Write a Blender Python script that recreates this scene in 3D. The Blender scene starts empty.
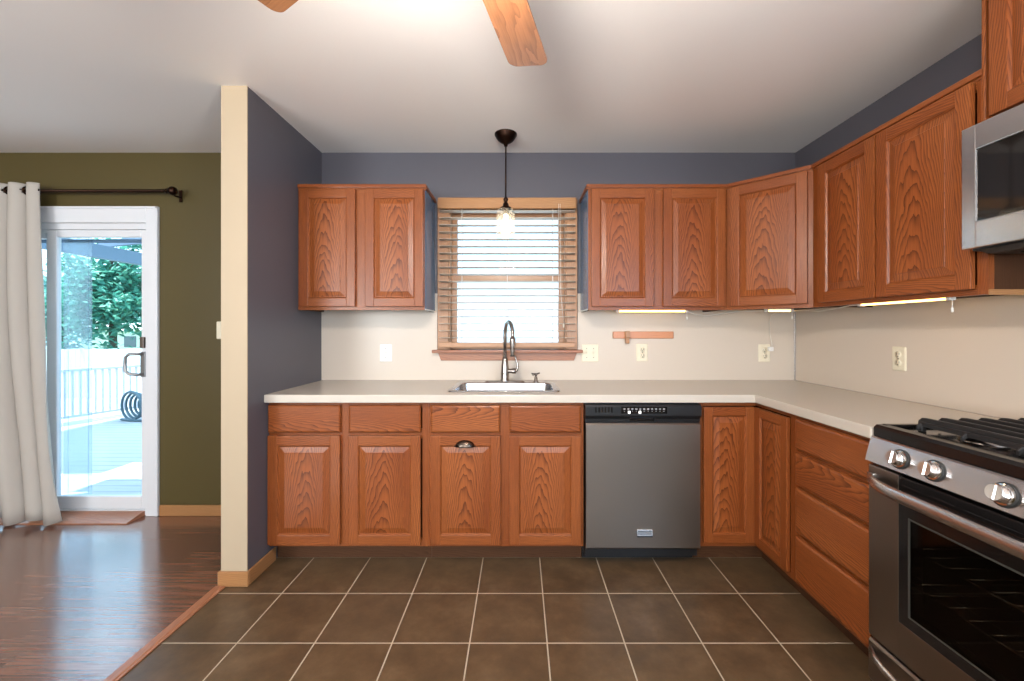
import bpy, bmesh, math, random
from mathutils import Vector, Matrix
R = random.Random(7)
S = bpy.context.scene
C = S.collection
PI = math.pi

# ------------------------------------------------------------------ camera
CAMZ = 1.25
cd = bpy.data.cameras.new('camera'); cam = bpy.data.objects.new('camera', cd); C.objects.link(cam)
cam.location = (0, 0, CAMZ); cam.rotation_euler = (PI/2, 0, 0)
cd.sensor_width = 36; cd.lens = 422/1024*36; cd.clip_start = .05
cd.shift_x = -7.4/1024; cd.shift_y = -11/1024
S.camera = cam

# ------------------------------------------------------------------ world, sun, added fill lights, exposure
W = bpy.data.worlds.new('World'); S.world = W; W.use_nodes = True
bg = W.node_tree.nodes['Background']; bg.inputs['Color'].default_value = (.56, .79, 1, 1); bg.inputs['Strength'].default_value = 3.5
S.view_settings.view_transform = 'Standard'; S.view_settings.look = 'None'
S.view_settings.gamma = 1; S.view_settings.use_curve_mapping = False
S.view_settings.exposure = 0.16
S.cycles.use_denoising = True
S.cycles.caustics_reflective = False; S.cycles.caustics_refractive = False
S.cycles.sample_clamp_indirect = 6
ld = bpy.data.lights.new('sun', 'SUN'); ld.energy = 13; ld.angle = .009; ld.color = (1, .96, .9)
sun = bpy.data.objects.new('sun', ld); C.objects.link(sun)
sun.rotation_euler = Vector((-.45, -.25, 1)).to_track_quat('Z', 'Y').to_euler()

def area(name, loc, target, sx, sy, e, col=(1, 1, 1)):
    l = bpy.data.lights.new(name, 'AREA'); l.shape = 'RECTANGLE'; l.size = sx; l.size_y = sy; l.energy = e; l.color = col
    o = bpy.data.objects.new(name, l); C.objects.link(o); o.location = loc
    o.rotation_euler = (Vector(loc)-Vector(target)).to_track_quat('Z', 'Y').to_euler()
    return o
# fill lights added outside invented, unseen openings behind the camera
area('added_fill_front', (-.1, -3.02, 1.4), (-.1, 0, 5.5), 2.5, 1.5, 120, (1, .94, .87))
area('added_fill_front', (-3.2, -3.02, 1.4), (-3.0, 0, 5.0), 1.6, 1.5, 195, (.95, .98, .97))
area('added_fill_right', (1.93, -1.5, 1.5), (-1.4, 1.2, 1.2), 1.3, 1.1, 62, (.55, .76, 1))  # blue fill added out of view to brighten the partition
# sky light entering by the sliding door and by the kitchen window
for nm, loc, a, b in (('sliding_door_portal', (-3.2, 3.0, 1.0), 1.45, 1.95), ('kitchen_window_portal', (-.08, 2.99, 1.59), .78, .93)):
    area(nm, loc, (loc[0], 0, loc[2]), a, b, 0).data.cycles.is_portal = True   # only steers sampling of the sky through the openings

# ------------------------------------------------------------------ helpers
class MB:
    def __init__(s):
        s.bm = bmesh.new(); s.uv = s.bm.loops.layers.uv.new('UVMap')
    def merge(s, tb, g=2, center=None, voff=0.0, ru=None, smooth=False):
        """adds a temporary bmesh; uv: u runs along axis g, v across it"""
        uv = tb.loops.layers.uv.get('UVMap') or tb.loops.layers.uv.new('UVMap')
        if ru is None: ru = R.uniform(0, 40)
        if center is None:
            cs = [v.co for v in tb.verts]
            center = sum(cs, Vector()) / max(1, len(cs))
        for f in tb.faces:
            f.smooth = smooth
            n = f.normal
            k = max(range(3), key=lambda i: abs(n[i]))
            ax = [i for i in range(3) if i != k]
            if g in ax: a = g; b = [i for i in ax if i != g][0]
            else: a, b = ax
            for l in f.loops:
                co = l.vert.co
                l[uv].uv = (co[a]+ru, co[b]-center[b]+voff)
        me = bpy.data.meshes.new('tmp'); tb.to_mesh(me); tb.free()
        s.bm.from_mesh(me); bpy.data.meshes.remove(me)
        return s
    def box(s, x0, x1, y0, y1, z0, z1, g=2, bev=0.0, seg=1, voff=None, M=None):
        tb = bmesh.new()
        bmesh.ops.create_cube(tb, size=1)
        for v in tb.verts:
            v.co = Vector((x0+(v.co.x+.5)*(x1-x0), y0+(v.co.y+.5)*(y1-y0), z0+(v.co.z+.5)*(z1-z0)))
        if bev > 0:
            bmesh.ops.bevel(tb, geom=list(tb.edges), offset=bev, segments=seg, affect='EDGES', profile=.6)
        if M is not None: bmesh.ops.transform(tb, matrix=M, verts=tb.verts)
        tb.normal_update()
        if voff is None: voff = R.choice((-1, 1))*R.uniform(.08, .2)
        return s.merge(tb, g, voff=voff)
    def tube(s, pts, r, n=10, closed=False, caps=True, g=2):
        pts = [Vector(p) for p in pts]; m = len(pts)
        rr = r if isinstance(r, (list, tuple)) else [r]*m
        tb = bmesh.new(); rings = []
        t0 = None; nrm = None
        for i, p in enumerate(pts):
            if closed: t = pts[(i+1) % m]-pts[i-1]
            else: t = pts[min(i+1, m-1)]-pts[max(i-1, 0)]
            t.normalize()
            if nrm is None:
                nrm = t.orthogonal().normalized()
            else:
                q = t0.rotation_difference(t); nrm = q @ nrm; nrm = (nrm - t*nrm.dot(t)).normalized()
            t0 = t; b = t.cross(nrm)
            rings.append([tb.verts.new(p+rr[i]*(math.cos(2*PI*k/n)*nrm+math.sin(2*PI*k/n)*b)) for k in range(n)])
        for i in range(m if closed else m-1):
            A, B = rings[i], rings[(i+1) % m]
            for k in range(n): tb.faces.new((A[k], A[(k+1) % n], B[(k+1) % n], B[k]))
        if caps and not closed:
            tb.faces.new(rings[0][::-1]); tb.faces.new(rings[-1])
        tb.normal_update()
        return s.merge(tb, g, smooth=True)
    def lathe(s, prof, c=(0, 0, 0), axis=(0, 0, 1), n=24, g=2, smooth=True):
        """prof: list of (r, h) along the axis"""
        tb = bmesh.new(); q = Vector((0, 0, 1)).rotation_difference(Vector(axis).normalized()); c = Vector(c)
        rings = []
        for r, h in prof:
            if r < 1e-6: rings.append([tb.verts.new(c+q @ Vector((0, 0, h)))])
            else: rings.append([tb.verts.new(c+q @ Vector((r*math.cos(2*PI*k/n), r*math.sin(2*PI*k/n), h))) for k in range(n)])
        for A, B in zip(rings, rings[1:]):
            for k in range(n):
                a0, a1 = A[k % len(A)], A[(k+1) % len(A)]; b0, b1 = B[k % len(B)], B[(k+1) % len(B)]
                vs = []
                for v in (a0, a1, b1, b0):
                    if v not in vs: vs.append(v)
                if len(vs) > 2: tb.faces.new(vs)
        tb.normal_update()
        return s.merge(tb, g, smooth=smooth)
    def loft(s, rings, cap0=False, cap1=True, g=2, voff=0.0, smooth=False, closed=True):
        tb = bmesh.new(); rs = [[tb.verts.new(Vector(p)) for p in r] for r in rings]
        for A, B in zip(rs, rs[1:]):
            n = len(A)
            for k in range(n if closed else n-1): tb.faces.new((A[k], A[(k+1) % n], B[(k+1) % n], B[k]))
        if cap0: tb.faces.new(rs[0][::-1])
        if cap1: tb.faces.new(rs[-1])
        tb.normal_update()
        return s.merge(tb, g, voff=voff, smooth=smooth)
    def cells(s, xs, ys, mask, z0, z1, axes=(0, 1, 2)):
        """slab from a grid of cells with holes; axes = which world axes xs, ys and thickness run along"""
        tb = bmesh.new(); vd = {}
        def V(i, j, k):
            if (i, j, k) not in vd:
                p = [0, 0, 0]; p[axes[0]] = xs[i]; p[axes[1]] = ys[j]; p[axes[2]] = (z0, z1)[k]
                vd[(i, j, k)] = tb.verts.new(p)
            return vd[(i, j, k)]
        nx, ny = len(xs)-1, len(ys)-1
        on = lambda i, j: 0 <= i < nx and 0 <= j < ny and mask(i, j)
        for i in range(nx):
            for j in range(ny):
                if not on(i, j): continue
                tb.faces.new((V(i, j, 1), V(i+1, j, 1), V(i+1, j+1, 1), V(i, j+1, 1)))
                tb.faces.new((V(i, j, 0), V(i, j+1, 0), V(i+1, j+1, 0), V(i+1, j, 0)))
                if not on(i-1, j): tb.faces.new((V(i, j, 0), V(i, j, 1), V(i, j+1, 1), V(i, j+1, 0)))
                if not on(i+1, j): tb.faces.new((V(i+1, j, 0), V(i+1, j+1, 0), V(i+1, j+1, 1), V(i+1, j, 1)))
                if not on(i, j-1): tb.faces.new((V(i, j, 0), V(i+1, j, 0), V(i+1, j, 1), V(i, j, 1)))
                if not on(i, j+1): tb.faces.new((V(i, j+1, 0), V(i, j+1, 1), V(i+1, j+1, 1), V(i+1, j+1, 0)))
        bmesh.ops.recalc_face_normals(tb, faces=tb.faces)
        tb.normal_update()
        return s.merge(tb, axes[0])

def obj(name, mb, mat, parent=None, kind=None, label=None, cat=None, group=None):
    me = bpy.data.meshes.new(name); mb.bm.to_mesh(me); mb.bm.free()
    me.materials.append(mat)
    o = bpy.data.objects.new(name, me); C.objects.link(o)
    if parent is not None: o.parent = parent
    if kind: o['kind'] = kind
    if label: o['label'] = label
    if cat: o['category'] = cat
    if group: o['group'] = group
    return o
def thing(name, label, cat, loc=(0, 0, 0), rz=0, group=None, kind=None):
    o = bpy.data.objects.new(name, None); C.objects.link(o); o.empty_display_size = .1
    o.location = loc; o.rotation_euler = (0, 0, rz); o['label'] = label
    if cat: o['category'] = cat
    if group: o['group'] = group
    if kind: o['kind'] = kind
    return o
def B(*a, **k): return MB().box(*a, **k)
def at(px, py, Y): return Vector(((px-519.4)*Y/422, Y, CAMZ-(py-329.5)*Y/422))

# ------------------------------------------------------------------ materials
def base(name, col=(.8, .8, .8), rough=.5, metal=0, spec=.5):
    m = bpy.data.materials.new(name); m.use_nodes = True
    b = m.node_tree.nodes['Principled BSDF']
    b.inputs['Base Color'].default_value = (*col, 1); b.inputs['Roughness'].default_value = rough
    b.inputs['Metallic'].default_value = metal; b.inputs['Specular IOR Level'].default_value = spec
    return m, m.node_tree, b
class NT:
    def __init__(s, nt): s.nt = nt
    def n(s, t, **kw):
        x = s.nt.nodes.new(t)
        for k, v in kw.items(): setattr(x, k, v)
        return x
    def l(s, a, b): s.nt.links.new(a, b)
    def val(s, sock, v):
        if hasattr(v, 'is_linked') or isinstance(v, bpy.types.NodeSocket): s.l(v, sock)
        else: sock.default_value = v
    def math(s, op, a, b=0.0, c=None):
        x = s.n('ShaderNodeMath', operation=op); s.val(x.inputs[0], a); s.val(x.inputs[1], b)
        if c is not None: s.val(x.inputs[2], c)
        return x.outputs[0]
    def comb(s, a, b, c=0.0):
        x = s.n('ShaderNodeCombineXYZ'); s.val(x.inputs[0], a); s.val(x.inputs[1], b); s.val(x.inputs[2], c); return x.outputs[0]
    def noise(s, vec, scale=5, detail=2, rough=.5):
        x = s.n('ShaderNodeTexNoise'); s.l(vec, x.inputs['Vector']); x.inputs['Scale'].default_value = scale
        x.inputs['Detail'].default_value = detail; x.inputs['Roughness'].default_value = rough; return x.outputs['Fac']
    def ramp(s, f, stops):
        x = s.n('ShaderNodeValToRGB'); s.l(f, x.inputs[0]); e = x.color_ramp.elements
        while len(e) < len(stops): e.new(.5)
        for el, (p, c) in zip(e, stops): el.position = p; el.color = (*c, 1)
        return x.outputs[0]
    def mix(s, f, a, b, bt='MIX'):
        x = s.n('ShaderNodeMix', data_type='RGBA', blend_type=bt); s.val(x.inputs[0], f)
        for sk, v in ((x.inputs[6], a), (x.inputs[7], b)):
            if isinstance(v, tuple): sk.default_value = (*v, 1)
            else: s.l(v, sk)
        return x.outputs[2]
    def bump(s, h, strength=.1, dist=.002):
        x = s.n('ShaderNodeBump'); s.l(h, x.inputs['Height']); x.inputs['Strength'].default_value = strength
        x.inputs['Distance'].default_value = dist; return x.outputs[0]

def wood(name, light, mid, dark, rough=.32, A=420, Bf=9, fine=.55, ring=.75, spec=.5):
    """oak with cathedral figure: rings are contours of A v^2 + B u"""
    m, nt, b = base(name, mid, rough, spec=spec); t = NT(nt)
    uv = t.n('ShaderNodeUVMap').outputs[0]
    sp = t.n('ShaderNodeSeparateXYZ'); t.l(uv, sp.inputs[0]); u, v = sp.outputs[0], sp.outputs[1]
    warp = t.noise(t.comb(t.math('MULTIPLY', u, 2.2), t.math('MULTIPLY', v, 9)), 1, 3, .55)
    warp2 = t.noise(t.comb(t.math('MULTIPLY', u, 9), t.math('MULTIPLY', v, 40)), 1, 2)
    ph = t.math('ADD', t.math('MULTIPLY', t.math('MULTIPLY', v, v), A), t.math('MULTIPLY', u, Bf))
    ph = t.math('ADD', ph, t.math('MULTIPLY', warp, 5.5)); ph = t.math('ADD', ph, t.math('MULTIPLY', warp2, .9))
    fr = t.math('FRACT', ph)
    rg = t.math('POWER', fr, 2.6)
    pore = t.noise(t.comb(t.math('MULTIPLY', u, 7), t.math('MULTIPLY', v, 210)), 1, 4, .72)
    pr = t.ramp(pore, [(.45, (0, 0, 0)), (.68, (1, 1, 1))])
    big = t.noise(t.comb(t.math('MULTIPLY', u, .8), t.math('MULTIPLY', v, 5)), 1, 1)
    c0 = t.mix(t.ramp(big, [(.3, (0, 0, 0)), (.7, (1, 1, 1))]), light, mid)
    c1 = t.mix(t.math('MULTIPLY', rg, ring), c0, dark)
    c2 = t.mix(t.math('MULTIPLY', pr, t.math('MULTIPLY', fine, t.math('ADD', .5, t.math('MULTIPLY', rg, .5)))), c1, dark)
    t.l(c2, b.inputs['Base Color'])
    t.l(t.bump(pore, .08, .001), b.inputs['Normal'])
    return m
OAK = wood('oak', (.36, .108, .029), (.265, .068, .016), (.075, .014, .003), A=650, Bf=14, spec=.35, fine=.8, ring=.88)
OAKSHADE = wood('oak_shaded_end', (.085, .036, .017), (.065, .027, .012), (.03, .011, .005), ring=.5, spec=.15, rough=.6)  # oak darkened so the end panel carries its shade in the colour
OAKL = wood('oak_light_trim', (.42, .21, .085), (.36, .17, .065), (.22, .09, .03), ring=.5, fine=.4)
CASE = wood('window_casing_wood', (.50, .27, .14), (.42, .21, .10), (.25, .11, .05), ring=.5, fine=.4)
SILL = wood('window_stool_wood', (.40, .17, .085), (.33, .13, .065), (.19, .06, .03), ring=.5, fine=.4)
RACK = wood('rack_wood', (.66, .30, .14), (.58, .24, .11), (.40, .14, .06), ring=.4, fine=.3)
BLADE = wood('fan_blade_wood', (.42, .185, .08), (.34, .135, .055), (.15, .055, .02), A=60, Bf=3, ring=.6)
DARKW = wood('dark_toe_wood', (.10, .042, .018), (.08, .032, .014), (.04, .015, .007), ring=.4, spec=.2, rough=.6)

def paint(name, col, rough=.6, bump=.05, scale=260, spec=.35):
    m, nt, b = base(name, col, rough, spec=spec); t = NT(nt)
    co = t.n('ShaderNodeTexCoord').outputs['Object']
    n = t.noise(co, scale, 3)
    n2 = t.noise(co, 1.3, 2)
    t.l(t.mix(t.math('MULTIPLY', n2, .5), tuple(c*1.04 for c in col), tuple(c*.93 for c in col)), b.inputs['Base Color'])
    t.l(t.bump(n, bump, .001), b.inputs['Normal'])
    return m
SLATE = paint('slate_wall_paint', (.092, .088, .104), .36)
OLIVE = paint('olive_wall_paint', (.080, .058, .018), .42)
CREAM = paint('cream_wall_paint', (.45, .355, .245), .55)
OFFW = paint('room_wall_paint', (.62, .58, .52), .6)
CEIL = paint('ceiling_paint', (.90, .875, .855), .85, .12, 120, .2)
SPLASH = paint('backsplash_laminate', (.62, .535, .45), .32, .02, 300)
COUNTER = paint('countertop_laminate', (.56, .50, .43), .25, .02, 300, .5)
WHITE = paint('white_vinyl', (.70, .70, .72), .35, .01)
IVORY = paint('ivory_plastic', (.78, .71, .55), .35, .0)
WPLAS = paint('white_plastic', (.82, .80, .77), .35, .0)
SIDING = paint('white_siding', (.85, .85, .85), .7)
FENCE = paint('white_fence_paint', (.80, .80, .82), .7)
RAILP = paint('grey_railing_paint', (.50, .48, .52), .7)
BEAMP = paint('grey_blue_beam_paint', (.13, .18, .25), .7)
SIDELIT = paint('daylight_tinted_side', (.06, .13, .23), .2, .0)  # blue of the window daylight put into the panel colour

def metal(name, col, rough, brush=None):
    m, nt, b = base(name, col, rough, 1); t = NT(nt)
    if brush:
        co = t.n('ShaderNodeTexCoord').outputs['Object']
        mp = t.n('ShaderNodeMapping'); t.l(co, mp.inputs[0]); mp.inputs['Scale'].default_value = brush
        n = t.noise(mp.outputs[0], 1, 3)
        t.l(t.math('ADD', rough-.02, t.math('MULTIPLY', n, .04)), b.inputs['Roughness'])
    return m
STEEL = metal('brushed_stainless', (.62, .60, .60), .27)
STEELV = metal('brushed_stainless_panel', (.29, .245, .21), .33, (4, 4, 300))
SINKM = metal('sink_steel', (.56, .56, .58), .26, (5, 400, 400))
CHROME = metal('polished_chrome', (.75, .72, .70), .10)
BRONZE = metal('oil_rubbed_bronze', (.030, .015, .010), .38)
HANDLEM = metal('cup_pull_bronze', (.10, .075, .06), .25)
NICKEL = metal('brushed_nickel', (.36, .32, .29), .24)
BLACK = base('black_plastic', (.010, .010, .011), .28)[0]
ENAMEL = base('black_enamel', (.008, .007, .007), .12)[0]
IRON = base('cast_iron', (.012, .011, .011), .45)[0]
CAPM = base('burner_cap', (.16, .10, .08), .35, .3)[0]
RUBBER = base('dark_rubber', (.02, .02, .02), .6)[0]
GREYM = base('grey_marking', (.35, .35, .36), .5)[0]
MARKW = base('white_marking', (.8, .8, .8), .5)[0]
HOSE = base('hose_plastic', (.07, .12, .15), .5)[0]
SLATM = base('blind_slat', (.48, .395, .315), .45)[0]
CORDM = base('white_cord', (.75, .70, .62), .5)[0]

def emit(name, col, st):
    m, nt, b = base(name, col, .4)
    b.inputs['Emission Color'].default_value = (*col, 1); b.inputs['Emission Strength'].default_value = st
    return m
STRIP = emit('under_cabinet_tube', (1, .60, .18), 6)
BULB = emit('bulb_glow', (1, .80, .50), 14)
FILLBOWL = emit('added_bowl_glow', (1, .91, .82), 215)  # glow of an unseen bowl added under the fan to brighten the ceiling
LED = emit('indicator_light', (1, 1, .95), 2.0)

def glass(name, tint, gl=.06, rough=.0, haze=0, hazecol=(.8, .85, .9)):
    m = bpy.data.materials.new(name); m.use_nodes = True; nt = m.node_tree; nt.nodes.clear(); t = NT(nt)
    out = t.n('ShaderNodeOutputMaterial'); tr = t.n('ShaderNodeBsdfTransparent'); tr.inputs[0].default_value = (*tint, 1)
    gs = t.n('ShaderNodeBsdfGlossy'); gs.inputs['Roughness'].default_value = rough
    fr = t.n('ShaderNodeLayerWeight')
    mx = t.n('ShaderNodeMixShader'); t.l(t.math('ADD', gl*.5, t.math('MULTIPLY', t.math('POWER', fr.outputs['Facing'], 5), 1-gl)), mx.inputs[0])
    t.l(tr.outputs[0], mx.inputs[1]); t.l(gs.outputs[0], mx.inputs[2]); last = mx.outputs[0]
    if haze:
        df = t.n('ShaderNodeBsdfTranslucent'); df.inputs[0].default_value = (*hazecol, 1)
        m2 = t.n('ShaderNodeMixShader'); m2.inputs[0].default_value = haze
        t.l(last, m2.inputs[1]); t.l(df.outputs[0], m2.inputs[2]); last = m2.outputs[0]
    t.l(last, out.inputs[0]); return m
PANE = glass('window_glass', (.90, .97, .99), .04)
SHADE = glass('clear_shade_glass', (.97, .97, .97), .10, haze=.10, hazecol=(.95, .95, .95))
OVENG = glass('dark_oven_glass', (.45, .42, .38), .05)
MICROG = base('black_microwave_glass', (.012, .010, .009), .06, spec=.8)[0]
SCREEN = glass('insect_screen', (.80, .85, .88), .01, haze=.13, hazecol=(.8, .85, .88))

# tile floor
m, nt, b = base('brown_slate_tile', (.07, .05, .035), .38, 0, .35); TILE = m; t = NT(nt)
co = t.n('ShaderNodeTexCoord').outputs['Object']; sp = t.n('ShaderNodeSeparateXYZ'); t.l(co, sp.inputs[0])
TX, TY, GX, GY = .309, .317, -1.1255, 1.999
fx = t.math('FRACT', t.math('DIVIDE', t.math('ADD', sp.outputs[0], -GX+10*TX), TX))
fy = t.math('FRACT', t.math('DIVIDE', t.math('ADD', sp.outputs[1], -GY+20*TY), TY))
def edge(f, w): return t.math('LESS_THAN', t.math('SUBTRACT', .5, t.math('ABSOLUTE', t.math('SUBTRACT', f, .5))), w)
gr = t.math('MAXIMUM', edge(fx, .0085), edge(fy, .0085))
ix = t.math('FLOOR', t.math('DIVIDE', t.math('ADD', sp.outputs[0], -GX+10*TX), TX)); iy = t.math('FLOOR', t.math('DIVIDE', t.math('ADD', sp.outputs[1], -GY+20*TY), TY))
wn = t.n('ShaderNodeTexWhiteNoise'); t.l(t.comb(ix, iy), wn.inputs[0])
off = t.n('ShaderNodeVectorMath', operation='ADD'); t.l(co, off.inputs[0]); t.l(wn.outputs['Color'], off.inputs[1])
n1 = t.noise(off.outputs[0], 7, 6, .62); n2 = t.noise(off.outputs[0], 38, 4, .6)
c = t.ramp(n1, [(.3, (.070, .042, .022)), (.5, (.112, .065, .032)), (.72, (.160, .097, .050))])
c = t.mix(t.math('MULTIPLY', n2, .45), c, (.062, .042, .027))
c = t.mix(t.math('MULTIPLY', t.math('SUBTRACT', wn.outputs['Value'], .5), .5), c, (.12, .08, .05))
t.l(t.mix(gr, c, (.44, .37, .28)), b.inputs['Base Color'])
t.l(t.math('ADD', .33, t.math('MULTIPLY', gr, .4)), b.inputs['Roughness'])
h = t.math('SUBTRACT', t.math('ADD', t.math('MULTIPLY', n1, .6), t.math('MULTIPLY', n2, .25)), gr)
t.l(t.bump(h, .35, .004), b.inputs['Normal'])

# plank floor (boards run along X)
m, nt, b = base('red_brown_plank', (.16, .07, .045), .22, 0, 1.0); PLANK = m; t = NT(nt)
co = t.n('ShaderNodeTexCoord').outputs['Object']; sp = t.n('ShaderNodeSeparateXYZ'); t.l(co, sp.inputs[0])
PW = .095
row = t.math('FLOOR', t.math('DIVIDE', sp.outputs[1], PW)); fr = t.math('FRACT', t.math('DIVIDE', sp.outputs[1], PW))
wn = t.n('ShaderNodeTexWhiteNoise', noise_dimensions='1D'); t.l(row, wn.inputs['W'])
xx = t.math('ADD', sp.outputs[0], t.math('MULTIPLY', wn.outputs['Value'], 7)); xf = t.math('DIVIDE', xx, 1.1)
wn2 = t.n('ShaderNodeTexWhiteNoise'); t.l(t.comb(t.math('FLOOR', xf), row), wn2.inputs[0])
gr1 = t.noise(t.comb(t.math('MULTIPLY', xx, 2.5), t.math('MULTIPLY', sp.outputs[1], 60), t.math('MULTIPLY', wn2.outputs['Value'], 50)), 1, 5, .65)
c = t.ramp(gr1, [(.25, (.075, .026, .015)), (.5, (.20, .078, .045)), (.75, (.33, .15, .095))])
c = t.mix(t.math('MULTIPLY', wn2.outputs['Value'], .5), c, (.10, .038, .024))
seam = t.math('MAXIMUM', edge(fr, .012), edge(t.math('FRACT', xf), .0012))
t.l(t.mix(t.math('MULTIPLY', seam, .7), c, (.03, .012, .008)), b.inputs['Base Color'])
t.l(t.math('ADD', .13, t.math('MULTIPLY', gr1, .14)), b.inputs['Roughness'])
t.l(t.bump(t.math('SUBTRACT', t.math('MULTIPLY', gr1, .3), seam), .10, .002), b.inputs['Normal'])

b.inputs['Coat Weight'].default_value = .6; b.inputs['Coat Roughness'].default_value = .16; b.inputs['Coat IOR'].default_value = 1.75
# deck boards, curtain cloth, leaves, translucent patio roof, lawn
m, nt, b = base('deck_boards', (.5, .5, .5), .7); DECK = m; t = NT(nt)
co = t.n('ShaderNodeTexCoord').outputs['Object']; sp = t.n('ShaderNodeSeparateXYZ'); t.l(co, sp.inputs[0])
fr = t.math('FRACT', t.math('DIVIDE', sp.outputs[1], .14)); n1 = t.noise(t.comb(t.math('MULTIPLY', sp.outputs[0], 3), t.math('MULTIPLY', sp.outputs[1], 60)), 1, 4)
t.l(t.mix(t.math('MULTIPLY', edge(fr, .05), .8), t.ramp(n1, [(.3, (.36, .365, .38)), (.7, (.46, .465, .48))]), (.2, .21, .23)), b.inputs['Base Color'])
m, nt, b = base('curtain_cloth', (.44, .395, .35), .85, spec=.15); CURT = m; t = NT(nt)
co = t.n('ShaderNodeTexCoord').outputs['Object']; n1 = t.noise(co, 420, 2)
t.l(t.bump(n1, .15, .001), b.inputs['Normal'])
b.inputs['Transmission Weight'].default_value = 0
def leafmat(name, cols):
    m, nt, b = base(name, cols[1], .5); t = NT(nt)
    co = t.n('ShaderNodeTexCoord').outputs['Object']; n1 = t.noise(co, 3.5, 4, .7)
    c = t.ramp(n1, [(.3, cols[0]), (.5, cols[1]), (.7, cols[2])]); t.l(c, b.inputs['Base Color'])
    tl = t.n('ShaderNodeBsdfTranslucent'); t.l(c, tl.inputs[0])
    mx = t.n('ShaderNodeMixShader'); mx.inputs[0].default_value = .35
    t.l(b.outputs[0], mx.inputs[1]); t.l(tl.outputs[0], mx.inputs[2]); t.l(mx.outputs[0], nt.nodes['Material Output'].inputs[0])
    return m
LEAF = leafmat('tree_leaves', ((.03, .17, .14), (.09, .34, .26), (.28, .58, .42)))
LEAFB = leafmat('pale_tree_leaves', ((.08, .24, .24), (.2, .42, .38), (.4, .62, .55)))
BARK = paint('tree_bark', (.10, .085, .07), .9)
ROOFT = glass('patio_roof_panel', (.15, .16, .17), .03, haze=.8, hazecol=(.9, .92, .95))
LAWN = paint('lawn', (.10, .17, .06), .9)

# ------------------------------------------------------------------ room shell
YW, XR, XL, CZ = 2.84, 1.857, -1.33, 2.44
XP = -1.455                      # living-room face of the partition
YP = 2.06                        # near end of the partition
YB, XF = -3.0, -4.75             # wall behind the camera, far living-room wall
obj('floor', B(XP+.015, XR+.12, YB, YW, -.1, 0), TILE, kind='structure', label='brown slate tile kitchen floor with pale grout')
obj('floor', B(XF, XP+.015, YB, YW, -.1, 0), PLANK, kind='structure', label='glossy reddish brown plank floor by the sliding door')
obj('ceiling', B(XF-.12, XR+.12, YB-.12, YW+.14, CZ, CZ+.1), CEIL, kind='structure')
WX0, WX1, WZ0, WZ1 = -.478, .318, 1.115, 2.065     # kitchen window hole
DX0, DX1, DZ1 = -3.97, -2.495, 1.965               # sliding door hole
xs = [XP+.06, WX0, WX1, XR+.12]; zs = [0, WZ0, WZ1, CZ]
obj('wall_back', MB().cells(xs, zs, lambda i, j: not (i == 1 and j == 1), YW, YW+.14, (0, 2, 1)), SLATE, kind='structure', label='slate grey kitchen wall with the window')
xs = [XF, DX0, DX1, XP+.06]; zs = [0, DZ1, CZ]
obj('wall_far', MB().cells(xs, zs, lambda i, j: not (i == 1 and j == 0), YW, YW+.14, (0, 2, 1)), OLIVE, kind='structure', label='olive living room wall with the sliding door')
yy = [YB, -2.15, -.85, YW+.14]; zs = [0, .95, 2.05, CZ]
obj('wall_right', MB().cells(yy, zs, lambda i, j: not (i == 1 and j == 1), XR, XR+.12, (1, 2, 0)), SLATE, kind='structure')  # unseen hole added for the blue fill light
obj('wall_left', B(XF-.12, XF, YB, YW+.14, 0, CZ), OLIVE, kind='structure')
pw = obj('wall_partition', B(XP, XL, YP+.004, YW, 0, CZ), SLATE, kind='structure', label='short slate partition wall with a cream end')
obj('end_face', B(XP-.0015, XL+.0005, YP, YP+.006, 0, CZ), CREAM, pw, label='cream painted end of the partition')
# wall behind the camera with two openings added to let the fill lights in
xs = [XF, -4.0, -2.4, -1.35, 1.15, XR]; zs = [0, .65, 2.15, CZ]
obj('wall_front', MB().cells(xs, zs, lambda i, j: not (j == 1 and i in (1, 3)), YB-.12, YB, (0, 2, 1)), OFFW, kind='structure')
# baseboards
bb = MB()
bb.box(XP-.012, XL+.012, YP-.012, YP, 0, .072, 0, .003); bb.box(XL, XL+.012, YP, 2.29, 0, .072, 1, .003); bb.box(XP-.012, XP, YP, YW, 0, .072, 1, .003)
obj('baseboard_left', bb, OAKL, kind='structure', label='light oak baseboard wrapping the partition end')
obj('baseboard_back', B(-2.415, XP-.012, YW-.014, YW, 0, .072, 0, .003), OAKL, kind='structure', label='light oak baseboard on the olive wall')
obj('trim_1', MB().box(-1.475, -1.435, YB, YP-.012, 0, .009, 1, .004).box(-1.437, -1.425, YB, YP-.012, 0, .006, 1, .002), SILL, kind='structure', label='reddish wood transition strip between planks and tile')
# backsplash panels
sp_ = MB()
t0 = .004
sp_.box(XL, -.552, YW-t0, YW, .91, 1.492); sp_.box(-.552, .392, YW-t0, YW, .91, 1.112); sp_.box(.392, XR, YW-t0, YW, .91, 1.492)
obj('trim_2', sp_, SPLASH, kind='structure', label='beige laminate backsplash on the back wall')
obj('trim_3', B(XR-t0, XR, .3, YW-t0, .91, 1.492), SPLASH, kind='structure', label='beige laminate backsplash on the right wall')
obj('trim_4', B(XR-.013, XR-.0041, YW-.013, YW-.0041, .9105, 1.366, 2, .002), STEEL, kind='structure', label='metal corner strip of the backsplash')

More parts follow.
